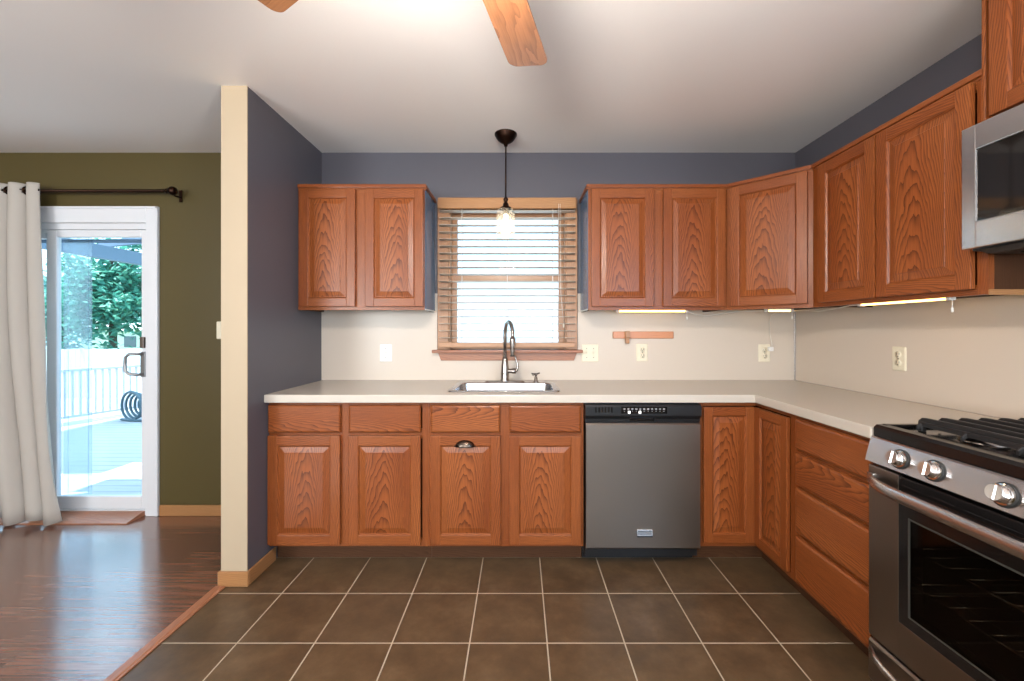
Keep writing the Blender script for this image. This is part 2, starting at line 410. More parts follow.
# ------------------------------------------------------------------ kitchen window
win = thing('window_1', 'kitchen window with wood casing above the sink', None, (0, YW, 0), kind='structure')
cs = MB()
cs.box(-.548, WX0+.004, -.018, -.0, WZ0, 2.12, 2, .003); cs.box(WX1-.004, .388, -.018, 0, WZ0, 2.12, 2, .003); cs.box(WX0+.004, WX1-.004, -.018, 0, WZ1-.004, 2.12, 0, .003)
cs.box(WX0, WX0+.012, 0, .14, WZ0, WZ1, 2); cs.box(WX1-.012, WX1, 0, .14, WZ0, WZ1, 2); cs.box(WX0, WX1, 0, .14, WZ1-.012, WZ1, 0)
obj('window_casing', cs, CASE, win)
obj('window_sill', B(-.58, .42, -.055, .13, 1.094, 1.115, 0, .005, 2), SILL, win, label='reddish wood window stool')
ap = MB(); tb = [(-.545, -.016, 1.094), (.385, -.016, 1.094), (.365, -.016, 1.042), (-.525, -.016, 1.042)]
ap.loft([[(x, 0, z) for x, y, z in tb], tb], cap1=True, g=0, voff=.1)
obj('window_apron', ap, SILL, win)
for nm, za, zb, yy in (('upper_sash', 1.585, WZ1-.012, .085), ('lower_sash', WZ0, 1.625, .055)):
    s_ = MB(); a, b_ = WX0+.012, WX1-.012
    s_.box(a, a+.038, yy, yy+.028, za, zb, 2, .002); s_.box(b_-.038, b_, yy, yy+.028, za, zb, 2, .002)
    s_.box(a+.038, b_-.038, yy, yy+.028, za, za+.04, 0, .002); s_.box(a+.038, b_-.038, yy, yy+.028, zb-.04, zb, 0, .002)
    so = obj(nm, s_, CASE, win)
    obj('pane', B(a+.036, b_-.036, yy+.012, yy+.015, za+.038, zb-.038), PANE, so)
# venetian blind, hung in front of the casing
bl = thing('window_blind', 'beige wooden venetian blind hanging open in the kitchen window', 'blind', (-.08, YW-.052, 2.09))
obj('valance', MB().box(-.453, .453, -.034, -.022, -.050, .022, 0, .003).box(-.453, -.441, -.022, .033, -.040, .022, 1, .002).box(.441, .453, -.022, .033, -.040, .022, 1, .002), OAKL, bl, label='light wood valance')
obj('headrail', B(-.44, .44, -.016, .026, -.030, .018, 0, .003), SLATM, bl)
NS = 19; zt, zb = -.060, -.895
for k in range(NS):
    z = zt+(zb-zt)*k/(NS-1)
    s_ = MB(); M = Matrix.Translation((0, .004, z)) @ Matrix.Rotation(math.radians(-5), 4, 'X')
    s_.box(-.448, .448, -.023, .023, -.0015, .0015, 0, M=M)
    obj('slat', s_, SLATM, bl)
obj('bottom_rail', B(-.448, .448, -.022, .022, -.958, -.925, 0, .005, 2), CASE, bl, label='brown bottom rail')
for x in (-.30, .0, .30):
    l = MB()
    for y in (-.024, .030): l.tube([(x, y, -.01), (x, y, -.93)], .0013, 5)
    obj('ladder_cord', l, CORDM, bl)
l = MB(); l.tube([(.335, -.034, -.02), (.337, -.034, -.5), (.330, -.034, -.83)], .0014, 5); l.tube([(.345, -.034, -.02), (.350, -.034, -.6), (.368, -.034, -.80)], .0014, 5)
l.lathe([(0, 0), (.005, .004), (.006, .02), (.0015, .032)], (.330, -.034, -.86)); l.lathe([(0, 0), (.005, .004), (.006, .02), (.0015, .032)], (.368, -.034, -.83))
obj('pull_cord', l, CORDM, bl)

# ------------------------------------------------------------------ sliding door
dr = thing('door_1', 'white sliding glass patio door', None, (0, YW, 0), kind='structure')
cz = 2.074
c_ = MB()
c_.box(-2.50, -2.419, -.018, 0, 0, cz, 2, .003); c_.box(-4.05, -3.97, -.018, 0, 0, cz, 2, .003); c_.box(-3.97, -2.50, -.018, 0, 1.965, cz, 0, .003)
c_.box(-2.435, -2.419, -.024, -.016, 0, cz, 2, .003); c_.box(-4.05, -2.419, -.024, -.016, cz-.016, cz, 0, .003)
obj('casing', c_, WHITE, dr)
f_ = MB()
f_.box(-2.515, -2.495, 0, .14, 0, 1.965, 2); f_.box(-3.97, -3.95, 0, .14, 0, 1.965, 2); f_.box(-3.95, -2.515, 0, .14, 1.925, 1.965, 0, .002); f_.box(-3.95, -2.515, .0, .14, 0, .035, 0, .002)
f_.box(-3.95, -2.515, .02, .03, 1.905, 1.925, 0)
obj('door_frame', f_, WHITE, dr)
obj('threshold', MB().loft([[(-3.5, -.135, 0), (-3.5, -.135, .006), (-3.5, -.02, .030), (-3.5, -.0, .030), (-3.5, -.0, 0)], [(-2.52, -.135, 0), (-2.52, -.135, .006), (-2.52, -.02, .030), (-2.52, -.0, .030), (-2.52, -.0, 0)]], True, True, 0, .1), SILL, dr, label='sloped reddish wood threshold')
def door_panel(x0, x1, y, nm, st0, st1):
    p = MB(); z0, z1 = .036, 1.924
    p.box(x0, x0+st0, y, y+.035, z0, z1, 2, .004); p.box(x1-st1, x1, y, y+.035, z0, z1, 2, .004)
    p.box(x0+st0, x1-st1, y, y+.035, z0, .122, 0, .004); p.box(x0+st0, x1-st1, y, y+.035, 1.875, z1, 0, .004)
    o = obj(nm, p, WHITE, dr)
    obj('pane', B(x0+st0-.004, x1-st1+.004, y+.015, y+.02, .12, 1.878), PANE, o)
    return o
sl = door_panel(-3.195, -2.516, .012, 'sliding_panel', .066, .040)
h = MB(); x = -2.537
h.box(x-.017, x+.017, -.0, .012, .93, 1.10, 2, .003)
pts = [(x, 0, 1.085), (x-.005, -.03, 1.087), (x-.055, -.040, 1.085), (x-.075, -.042, 1.065), (x-.078, -.042, 1.02), (x-.075, -.042, .975), (x-.055, -.040, .955), (x-.005, -.03, .948), (x, 0, .95)]
h.tube(pts, .010, 10)
obj('handle', h, base('pewter_handle', (.30, .29, .29), .35, .8)[0], sl, label='grey D-shaped door handle')
obj('lock', B(x-.014, x+.014, -.010, .012, 1.125, 1.20, 2, .004), base('bronze_lock', (.16, .12, .10), .4, .6)[0], sl, label='dark lock plate')
door_panel(-3.95, -3.185, .058, 'fixed_panel', .06, .066)
sc = MB(); sc.box(-3.19, -3.165, .112, .124, .04, 1.92); sc.box(-3.017, -3.000, .112, .124, .04, 1.92)
so = obj('screen_frame', sc, WHITE, dr)
so.data.materials[0] = SCREEN
obj('screen_mesh', B(-3.165, -3.017, .117, .118, .04, 1.92), SCREEN, dr, label='bluish insect screen')
obj('outer_rail', B(-3.95, -2.515, .126, .139, 1.86, 1.885, 0, .002), BEAMP, dr, label='grey-blue outer head rail')

# ------------------------------------------------------------------ curtain and rod
rod = thing('curtain_rod', 'dark metal curtain rod with ball finial above the sliding door', 'curtain rod', (0, YW-.085, 2.155))
obj('rod', MB().tube([(-4.6, 0, 0), (-2.30, 0, 0)], .0105, 12), BRONZE, rod)
obj('finial', MB().lathe([(0, -.012), (.014, -.010), (.016, .0), (.011, .006), (.014, .012), (.024, .022), (.029, .036), (.024, .052), (.012, .060), (0, .062)], (-2.30, 0, 0), (1, 0, 0), 20), BRONZE, rod)
br = MB(); br.box(-2.285, -2.265, .075, .083, -.05, .03, 2, .002); br.tube([(-2.275, .08, -.02), (-2.275, .03, -.022), (-2.275, 0, -.014)], .006, 8); br.tube([(-2.262, 0, 0), (-2.288, 0, 0)], .0145, 12)
obj('bracket', br, BRONZE, rod)
cu = thing('curtain', 'beige grommet curtain gathered at the left of the sliding door', 'curtain', (-3.3, YW-.085, 0))
rings = []
nz = 26; nxs = 150
def cpt(s, z):
    # s 0..1 along the cloth from the right edge leftwards
    k = (2.20-z)/2.17
    x = .165 + .19*k**1.6 - s*(1.30+.22*k)
    amp = .040+.022*k
    ph = s*2*PI*11.0+.5*math.sin(3*z+s*6)*k+.4
    y = -amp*math.sin(ph) - .015*k*math.sin(s*31+2*z)
    x += .022*math.cos(ph)*(1+.4*k)
    return Vector((x, y-.035*k, z))
fr_, bk_ = [], []
zrows = [2.20, 2.181, 2.172, 2.163, 2.155, 2.147, 2.138, 2.129]+[2.10-(2.10-.028)*k/24 for k in range(25)]
nz = len(zrows)-1; nxs = 330
for j, z in enumerate(zrows):
    fr_.append([cpt(i/nxs, z-.018*math.sin(i/nxs*40)*(j == nz)) for i in range(nxs+1)])
tb = bmesh.new()
V = [[tb.verts.new(p) for p in r] for r in fr_]; V2 = [[tb.verts.new(p+Vector((0, .003, 0))) for p in r] for r in fr_]
for j in range(nz):
    for i in range(nxs):
        pc_ = (fr_[j][i]+fr_[j+1][i+1])/2
        if math.hypot(pc_.y, pc_.z-2.155) < .021: continue      # grommet holes where the rod passes
        tb.faces.new((V[j][i+1], V[j][i], V[j+1][i], V[j+1][i+1])); tb.faces.new((V2[j][i], V2[j][i+1], V2[j+1][i+1], V2[j+1][i]))
for i in range(nxs):
    tb.faces.new((V[0][i], V[0][i+1], V2[0][i+1], V2[0][i])); tb.faces.new((V[nz][i+1], V[nz][i], V2[nz][i], V2[nz][i+1]))
for j in range(nz):
    tb.faces.new((V[j+1][0], V[j][0], V2[j][0], V2[j+1][0])); tb.faces.new((V[j][nxs], V[j+1][nxs], V2[j+1][nxs], V2[j][nxs]))
tb.normal_update()
obj('cloth', MB().merge(tb, smooth=True), CURT, cu)
for i in range(5):
    s = (i*.5+.18)/11
    p = cpt(s, 2.155)
    obj('grommet', MB().tube([(p.x+.002, p.y*0+.024*math.cos(a), 2.155+.024*math.sin(a)) for a in [2*PI*k/18 for k in range(18)]], .005, 8, closed=True), BRONZE, cu)

# ------------------------------------------------------------------ cabinets
def raised_door(parent, x0, x1, z0, z1, yf, st=.052, name='door', rail=None, label=None):
    """door in front of plane yf (thickness 19 mm towards -y), with a raised centre panel"""
    rail = rail or st; d = MB(); T = .019; yf -= .003; ya, yb = yf-T, yf
    def frame_piece(a, b, c, e, g): d.box(a, b, ya, yb, c, e, g, .0035, 2)
    frame_piece(x0, x0+st, z0, z1, 2); frame_piece(x1-st, x1, z0, z1, 2)
    frame_piece(x0+st-.001, x1-st+.001, z0, z0+rail, 0); frame_piece(x0+st-.001, x1-st+.001, z1-rail, z1, 0)
    # sticking (small sloped moulding inside the frame)
    a, b_, c, e = x0+st, x1-st, z0+rail, z1-rail
    R4 = lambda i, y: [(a+i, y, c+i), (b_-i, y, c+i), (b_-i, y, e-i), (a+i, y, e-i)]
    d.loft([R4(-.002, ya+.001), R4(.006, ya+.010)], False, False, 2, .12)
    o = obj(name, d, OAK, parent, label=label)
    p = MB()
    p.loft([R4(.0045, yb-.003), R4(.0045, ya+.0105), R4(.009, ya+.0105), R4(.036, ya+.0035), R4(.0375, ya+.0018)], False, True, 2, R.uniform(-.03, .03))
    obj('raised_panel', p, OAK, o)
    return o
def drawer_front(parent, x0, x1, z0, z1, yf, name='drawer', label=None):
    d = MB(); T = .019; yf -= .003
    R4 = lambda i, y: [(x0+i, y, z0+i), (x1-i, y, z0+i), (x1-i, y, z1-i), (x0+i, y, z1-i)]
    d.loft([R4(0, yf), R4(0, yf-T+.008), R4(.004, yf-T+.003), R4(.011, yf-T)], True, True, 0, R.choice((-1, 1))*R.uniform(.05, .12))
    return obj(name, d, OAK, parent, label=label)
YF = 2.24; DPT = YW-YF-.005
def base_cab(label, x0, x1, loc, rz, cols, drawers, side=True, group=None, sinkhole=False):
    """cols: list of (door x0,x1); drawers: list of (x0,x1,z0,z1)"""
    t_ = thing('base_cabinet', label, 'cabinet', loc, rz, group)
    body = MB(); w = x1
    body.box(0, .016, .02, DPT, .10, .866, 2); body.box(w-.016, w, .02, DPT, .10, .866, 2); body.box(.016, w-.016, .02, DPT, .10, .116, 0); body.box(.016, w-.016, DPT-.006, DPT, .116, .866, 2)
    if not sinkhole: body.box(.016, w-.016, .02, DPT, .850, .866, 0)
    obj('body', body, OAKSHADE, t_)
    ff = MB(); ys = (0, .02)
    ff.box(0, .034, 0, .02, .10, .866, 2); ff.box(w-.034, w, 0, .02, .10, .866, 2)
    ff.box(.034, w-.034, 0, .02, .836, .866, 0); ff.box(.034, w-.034, 0, .02, .10, .136, 0)
    if cols:
        ff.box(.034, w-.034, 0, .02, .672, .722, 0)
        if len(cols) == 2:
            mid = (cols[0][1]+cols[1][0])/2; ff.box(mid-.034, mid+.034, -.0005, .0195, .136, .836, 2)
    elif drawers:
        zz = sorted(drawers, key=lambda d: d[2])
        for a, b_ in zip(zz, zz[1:]): ff.box(.034, w-.034, 0, .02, a[3]-.012, b_[2]+.012, 0)
    obj('face_frame', ff, OAK, t_)
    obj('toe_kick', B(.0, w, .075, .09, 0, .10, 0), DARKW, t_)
    ds = [raised_door(t_, a, b_, .116, .690, 0) for a, b_ in cols]
    dw = [drawer_front(t_, *d, 0) for d in drawers]
    return t_, ds, dw
x0 = XL+.002
px = lambda p: (p-519.4)/190.0
o, _, _ = base_cab('two-door oak base cabinet at the left end beside the slate wall', 0, -.481-x0, (x0, YF, 0), 0,
    [(px(267.5)-x0, px(340)-x0), (px(348.5)-x0, px(420.5)-x0)], [(px(267.5)-x0, px(340)-x0, .706, .852), (px(348.5)-x0, px(420.5)-x0, .706, .852)])
x0 = -.480
o, ds, _ = base_cab('two-door oak sink cabinet with one dark cup pull beside the dishwasher', 0, .340-x0, (x0, YF, 0), 0,
    [(px(430.5)-x0, px(500.5)-x0), (px(509.5)-x0, px(581)-x0)], [(px(430.5)-x0, px(500)-x0, .706, .852), (px(509.5)-x0, px(581)-x0, .706, .852)], sinkhole=True)
# cup pull on the left sink door
cp = MB(); cx, czz = px(465)-x0, 1.25-(444-329.5)/190
rows = []
for i in range(7):
    th = i/6*PI/2
    rows.append([(cx+.052*math.cos(ph)*math.cos(th*.98), -.019-.026*math.sin(th)-.001, czz-.012+.034*math.sin(ph)*math.cos(th*.98)) for ph in [PI*k/14 for k in range(15)]])
rows = [[(a_, b_-.003, c_z) for a_, b_, c_z in r] for r in rows]
cp.loft(rows, False, False, smooth=True, closed=False)
cp.loft([[(x, y+.002*(y < -.02), z-.0015) for x, y, z in r] for r in rows], False, False, smooth=True, closed=False)
cp.box(cx-.056, cx+.056, -.025, -.0215, czz-.013, czz-.006, 0, .001)
obj('cup_pull', cp, HANDLEM, ds[0], label='dark bronze cup pull')
# corner cabinet (L-shaped, two doors meeting at the inside corner)
XFR = XR-.6                       # face-frame plane of the right run
cc = thing('corner_cabinet', 'L-shaped oak corner base cabinet with two narrow doors', 'cabinet', (.951, YF, 0))
ox = .951; W1 = XFR-ox            # width of back-run face, local
YE = 1.926-YF                     # local y of the end of the right run
bd = MB(); bd.box(0, .016, .02, DPT, .10, .866); bd.box(.016, XR-ox-.012, DPT-.006, DPT, .10, .866); bd.box(XR-ox-.016, XR-ox-.008, YE, DPT-.01, .10, .866); bd.box(W1+.02, XR-ox-.016, YE, YE+.016, .10, .866)
bd.cells([.016, W1+.02, XR-ox-.016], [YE+.016, .02, DPT-.006], lambda i, j: not (i == 0 and j == 0), .10, .116)
obj('body', bd, OAKSHADE, cc)
ff = MB(); ff.box(0, .024, 0, .02, .10, .866, 2); ff.box(.024, W1+.02, 0, .02, .10, .125, 0); ff.box(.024, W1+.02, 0, .02, .845, .866, 0)
ff.box(W1, W1+.02, YE, YE+.030, .10, .866, 2); ff.box(W1, W1+.02, YE+.03, 0, .10, .125, 1); ff.box(W1, W1+.02, YE+.03, 0, .845, .866, 1)
obj('face_frame', ff, OAK, cc)
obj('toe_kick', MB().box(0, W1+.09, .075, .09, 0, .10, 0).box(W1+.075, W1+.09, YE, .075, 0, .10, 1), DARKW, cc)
raised_door(cc, .020, W1-.0195, .128, .842, 0, .046, label='narrow corner door facing the room')
hold = thing('x', 'x', 'x', (W1, -.021, 0), -PI/2); hold.parent = cc
d2 = raised_door(hold, .0, -YE-.021-.027, .128, .842, 0, .046, label='narrow corner door facing left')
# bake the turned door into the cabinet frame
M = Matrix.Translation((W1, -.021, 0)) @ Matrix.Rotation(-PI/2, 4, 'Z')
d2.data.transform(M); d2.children[0].data.transform(M); d2.parent = cc
bpy.data.objects.remove(hold)
# drawer base on the right run
Y0, Y1 = 1.925, 1.470
zd = [(.714, .850), (.556, .697), (.342, .540), (.118, .326)]
base_cab('four-drawer oak base cabinet between the corner cabinet and the range', 0, Y0-Y1, (XFR, Y0, 0), -PI/2, [], [(.030, Y0-Y1-.015, a, b_) for a, b_ in zd])

# upper cabinets
UZ0, UZ1 = 1.367, 2.098
def upper_cab(label, w, loc, rz, doors, z0=UZ0, z1=UZ1, dep=.302, mid=None, sidemat=OAKSHADE, ends=(0, 0), name='wall_cabinet'):
    t_ = thing(name, label, 'cabinet', loc, rz)
    H0 = z0
    bd = MB(); bd.box(0, .016, .02, dep, z0, z1, 2); bd.box(w-.016, w, .02, dep, z0, z1, 2); bd.box(.016, w-.016, .02, dep, z1-.016, z1, 0); bd.box(.016, w-.016, .02, dep, z0+.014, z0+.030, 0); bd.box(.016, w-.016, dep-.006, dep, z0+.03, z1-.016, 2)
    obj('body', bd, OAKSHADE, t_)
    ff = MB(); s = .034
    ff.box(0, s, 0, .02, z0, z1, 2); ff.box(w-s, w, 0, .02, z0, z1, 2); ff.box(s, w-s, 0, .02, z0, z0+s, 0); ff.box(s, w-s, 0, .02, z1-s, z1, 0)
    if mid: ff.box(mid-.034, mid+.034, -.0004, .0195, z0+s, z1-s, 2)
    obj('face_frame', ff, OAK, t_)
    for a, b_ in doors: raised_door(t_, a, b_, z0+.020, z1-.010, 0)
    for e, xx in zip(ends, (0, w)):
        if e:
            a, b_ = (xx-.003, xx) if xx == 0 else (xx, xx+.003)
            obj('side_panel', B(a, b_, .012, dep, z0+.008, z1-.002, 2), SIDELIT, t_, label='glossy side panel with blue window light in its colour')
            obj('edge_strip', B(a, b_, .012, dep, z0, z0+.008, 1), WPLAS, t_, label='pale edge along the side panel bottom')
    mo = MB(); l0, l1 = (-.012 if ends[0] else 0), (w+.012 if ends[1] else w)
    mo.box(l0, l1, -.014, 0.006, z1, z1+.022, 0, .004, 2); mo.box(l0, l1, -.004, .006, z1-.008, z1, 0)
    for e, xx in zip(ends, (0, w)):
        if e:
            a, b_ = (xx-.012, xx+.006) if xx == 0 else (xx-.006, xx+.012)
            mo.box(a, b_, .006, dep, z1, z1+.022, 1, .004, 2)
    obj('top_moulding', mo, OAK, t_)
    return t_
YU = 2.535; XU = XR-.305
pu = lambda p: (p-519.4)/167.7
x0 = XL+.002; w = -.570-x0
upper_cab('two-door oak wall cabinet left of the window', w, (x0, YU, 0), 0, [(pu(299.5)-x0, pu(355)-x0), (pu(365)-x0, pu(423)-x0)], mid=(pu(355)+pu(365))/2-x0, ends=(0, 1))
x0 = .413; w = 1.246-x0
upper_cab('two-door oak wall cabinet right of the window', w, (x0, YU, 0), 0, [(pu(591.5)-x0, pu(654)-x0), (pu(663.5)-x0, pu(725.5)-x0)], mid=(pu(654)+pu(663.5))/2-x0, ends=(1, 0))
# diagonal corner cabinet
dg = thing('corner_wall_cabinet', 'one-door oak wall cabinet set diagonally across the corner', 'cabinet', (1.247, YU, 0), -PI/4)
LD = .305*math.sqrt(2)
def pent(z):   # local outline: diagonal front then sides to the walls
    q = Matrix.Rotation(PI/4, 4, 'Z')
    P = [(0, 0), (.304, -.304), (XR-1.247-.004, -.304), (XR-1.247-.004, YW-YU-.004), (0, YW-YU-.004)]
    return [tuple(q @ Vector((a+.012, b_+.012, 0)) + Vector((0, 0, z))) for a, b_ in P]
bd = MB(); bd.loft([[Vector(p) for p in pent(UZ0+.014)], [Vector(p) for p in pent(UZ1)]], True, True, 2, .1)
obj('body', bd, OAKSHADE, dg)
ff = MB(); ff.box(0, .030, 0, .018, UZ0, UZ1, 2); ff.box(LD-.03, LD, 0, .018, UZ0, UZ1, 2); ff.box(.03, LD-.03, 0, .018, UZ0, UZ0+.034, 0); ff.box(.03, LD-.03, 0, .018, UZ1-.034, UZ1, 0)
obj('face_frame', ff, OAK, dg)
raised_door(dg, .022, LD-.022, UZ0+.020, UZ1-.010, 0)
obj('top_moulding', MB().box(-.006, LD+.006, -.014, .006, UZ1, UZ1+.022, 0, .004, 2).box(0, LD, -.004, .006, UZ1-.008, UZ1, 0), OAK, dg)
# right wall: pair of doors, then the cabinet above the microwave
YA, YZ = 2.229, 1.397
ys = lambda p: YA-422*1.533/(p-519.4)
_u = upper_cab('two-door oak wall cabinet on the right wall between corner and microwave', YA-YZ, (XU, YA, 0), -PI/2, [(ys(818), ys(874.6)), (ys(876.2), ys(971))], mid=(ys(874.6)+ys(876.2))/2)
_t = upper_cab('tall oak wall cabinet above the microwave', .76, (XU-.002, YZ-.002, 0), -PI/2, [(.020, .374), (.386, .740)], z0=1.925, z1=2.405, mid=.38)
obj('side_moulding', B(-.012, .001, -.012, .004, 1.905, 2.40, 2, .003), OAK, _t)

obj('edge_strip', B(YA-YZ, YA-YZ+.004, .0, .302, UZ0-.002, UZ0+.016, 1), OAKL, _u, label='light wood strip along the end panel bottom')

# ------------------------------------------------------------------ countertop
CYF, CXF = 2.195, 1.226
SX0, SX1, SY0, SY1 = -.375, .205, 2.315, 2.655
ct = MB()
xs = [XL, SX0, SX1, CXF, XR-t0-.0005]; yy = [1.472, CYF, SY0, SY1, YW-t0-.0005]
ct.cells(xs, yy, lambda i, j: (j > 0 or i == 3) and not (i == 1 and j == 2), .868, .910)
o = obj('countertop', ct, COUNTER, cat='countertop', label='L-shaped beige laminate countertop running along both walls')
bv = o.modifiers.new('edge', 'BEVEL'); bv.width = .004; bv.segments = 2; bv.limit_method = 'ANGLE'

# ------------------------------------------------------------------ sink, faucet, dispenser
def rrect(x0, x1, y0, y1, r, z, n=6):
    P = []
    for cx, cy, a0 in ((x1-r, y1-r, 0), (x0+r, y1-r, PI/2), (x0+r, y0+r, PI), (x1-r, y0+r, 1.5*PI)):
        for k in range(n+1):
            a = a0+PI/2*k/n; P.append((cx+r*math.cos(a), cy+r*math.sin(a), z))
    return P
sk = thing('sink', 'stainless steel drop-in sink in the countertop under the window', 'sink', (0, 0, .910))
rm = MB(); a = (-.395, .225, 2.292, 2.715)
bx = (SX0+.012, SX1-.012, SY0+.012, SY1-.012)
rm.loft([rrect(*a, .035, .0005), rrect(a[0]+.002, a[1]-.002, a[2]+.002, a[3]-.002, .034, .005), rrect(a[0]+.010, a[1]-.010, a[2]+.010, a[3]-.010, .03, .0062), rrect(bx[0]-.006, bx[1]+.006, bx[2]-.006, bx[3]+.006, .05, .0052), rrect(*bx, .05, .001)], False, False, smooth=True)
obj('rim', rm, SINKM, sk)
bo = MB()
sh = lambda i, z, r=.05: rrect(bx[0]+i, bx[1]-i, bx[2]+i, bx[3]-i, r, z)
bo.loft([sh(0, .001), sh(.003, -.02), sh(.010, -.13), sh(.022, -.165), sh(.055, -.178, .03)], False, True, smooth=True)
obj('basin', bo, SINKM, sk)
obj('drain', MB().lathe([(0, .003), (.026, .003), (.030, .006), (.042, .004), (.044, 0)], ((bx[0]+bx[1])/2, (bx[2]+bx[3])/2, -.178)), CHROME, sk)
fa = thing('faucet', 'brushed nickel gooseneck pull-down faucet behind the sink', 'faucet', (-.092, 2.686, .9166))
plate = MB(); plate.loft([rrect(-.125, .125, -.028, .028, .027, 0), rrect(-.125, .125, -.028, .028, .027, .004), rrect(-.118, .118, -.022, .022, .021, .008)], True, True, smooth=False)
obj('deck_plate', plate, NICKEL, fa)
fb = MB(); fb.lathe([(.030, .007), (.030, .012), (.026, .02), (.027, .05), (.024, .10), (.018, .14), (.0145, .155), (0, .155)], n=24)
fb.lathe([(.014, .0), (.014, .04), (.017, .05), (.017, .07), (0, .072)], (0, 0, .07), (1, -.15, .0), 18)
obj('faucet_body', fb, NICKEL, fa)
dx, dy = .30, -.954
P = [(0, 0, .15), (0, 0, .30)]
for k in range(1, 15):
    th = PI*k/14; r = .085
    P.append((dx*(r-r*math.cos(th)), dy*(r-r*math.cos(th)), .30+r*.95*math.sin(th)))
e = Vector(P[-1]); P.append((e.x, e.y, e.z-.02))
obj('spout', MB().tube(P, .0115, 14), NICKEL, fa)
obj('spray_head', MB().lathe([(0, 0), (.016, 0), (.019, -.004), (.019, -.012), (.016, -.05), (.013, -.09), (.012, -.10)][::1], (e.x, e.y, e.z-.02+.0), (0, 0, 1), 18).lathe([(0, -.108), (.016, -.108), (.018, -.1)], (e.x, e.y, e.z-.02), (0, 0, 1), 18), NICKEL, fa)
hl = MB(); hl.tube([(.06, -.01, .07), (.075, -.012, .075), (.082, -.013, .095), (.078, -.013, .125), (.068, -.012, .15), (.066, -.012, .172)], [.011, .009, .007, .0055, .005, .006], 10)
obj('lever', hl, NICKEL, fa)
sd = thing('soap_dispenser', 'small nickel soap dispenser to the right of the faucet', 'soap dispenser', (.105, 2.684, .9155))
obj('dispenser_body', MB().lathe([(.018, 0), (.018, .004), (.012, .008), (.010, .03), (.007, .034), (.007, .045), (0, .046)], n=16), NICKEL, sd)
obj('pump', MB().lathe([(0, .058), (.011, .056), (.012, .046), (.006, .044)], n=16).tube([(0, 0, .051), (-.012, -.02, .053), (-.02, -.034, .048)], .005, 8).tube([(-.028, 0, .054), (0, 0, .050), (.024, 0, .058)], .0045, 8), NICKEL, sd)

# ------------------------------------------------------------------ dishwasher
dw = thing('dishwasher', 'stainless steel dishwasher with black control panel under the counter', 'dishwasher', (.344, 2.200, 0))
DW = .603
obj('tub', B(.004, DW-.004, .04, .60, .05, .862), BLACK, dw)
dp = MB(); dp.loft([[(.004, y, z) for y, z in ((.04, .105), (.006, .105), (.0, .112), (0, .752), (.006, .760), (.04, .760))], [(DW-.004, y, z) for y, z in ((.04, .105), (.006, .105), (.0, .112), (0, .752), (.006, .760), (.04, .760))]], True, True)
obj('door', dp, STEELV, dw)
prof = [(.04, .762), (.014, .762), (.012, .782), (.002, .792), (-.006, .802), (-.006, .846), (.0, .858), (.04, .860)]
pn = obj('control_panel', MB().loft([[(0, y, z) for y, z in prof], [(DW, y, z) for y, z in prof]], True, True), BLACK, dw, label='black control panel')
v = MB()
for k in range(6): v.box(.050+k*.0165, .058+k*.0165, -.0066, -.005, .818, .846, 2)
obj('vent_slots', v, ENAMEL, pn)
obj('button_plate', B(.185, .425, -.0068, -.005, .812, .848, 0, .0004), ENAMEL, pn)
bt = MB()
for k in range(11): bt.box(.197+k*.0205, .207+k*.0205, -.0078, -.006, .834, .8395, 0)
for k in range(11): bt.box(.200+k*.0205, .204+k*.0205, -.0078, -.006, .824, .827, 0)
obj('buttons', bt, GREYM, pn)
for x in (.221, .277): obj('indicator', B(x, x+.011, -.0082, -.006, .813, .826), LED, pn)
obj('latch_pocket', B(.235, .360, .002, .02, .768, .790, 0, .002), ENAMEL, pn)
bg_ = obj('badge', B(.268, .350, -.003, .001, .168, .208, 0, .001), CHROME, dw, label='small chrome badge')
bt = MB(); bt.box(.273, .345, -.0036, -.0025, .194, .199, 0); bt.box(.273, .345, -.0036, -.0025, .184, .1875, 0); bt.box(.269, .349, -.0036, -.0025, .1685, .175, 0)
obj('lettering', bt, BLACK, bg_)
obj('toe_kick', B(.0, DW, .115, .13, 0, .105), BLACK, dw)

# ------------------------------------------------------------------ range (local: x = width towards the camera, y = depth towards the wall)
XRG = 1.236; YRG = 1.465; RW = .76; RD = XR-XRG-.006
rg = thing('gas_range', 'stainless steel gas range with black cooktop at the right edge', 'range', (XRG, YRG, 0), -PI/2)
bd = MB(); bd.box(0, .02, .03, RD, .02, .900); bd.box(RW-.02, RW, .03, RD, .02, .900); bd.box(.02, RW-.02, RD-.02, RD, .02, .90); bd.box(.02, RW-.02, .03, RD-.02, .02, .20); bd.box(.02, RW-.02, .05, RD-.02, .80, .90)
bd.box(.02, .045, .05, RD-.02, .20, .80); bd.box(RW-.045, RW-.02, .05, RD-.02, .20, .80)
obj('body', bd, BLACK, rg)
for k, (a, b_) in enumerate(((.03, .05), (RW-.05, RW-.03), (.03, .05), (RW-.05, RW-.03))):
    y = .10 if k < 2 else RD-.1
    obj('leveling_foot', MB().lathe([(0, 0), (.018, 0), (.018, .006), (.01, .010), (.01, .02)], ((a+b_)/2, y, 0)), BLACK, rg)
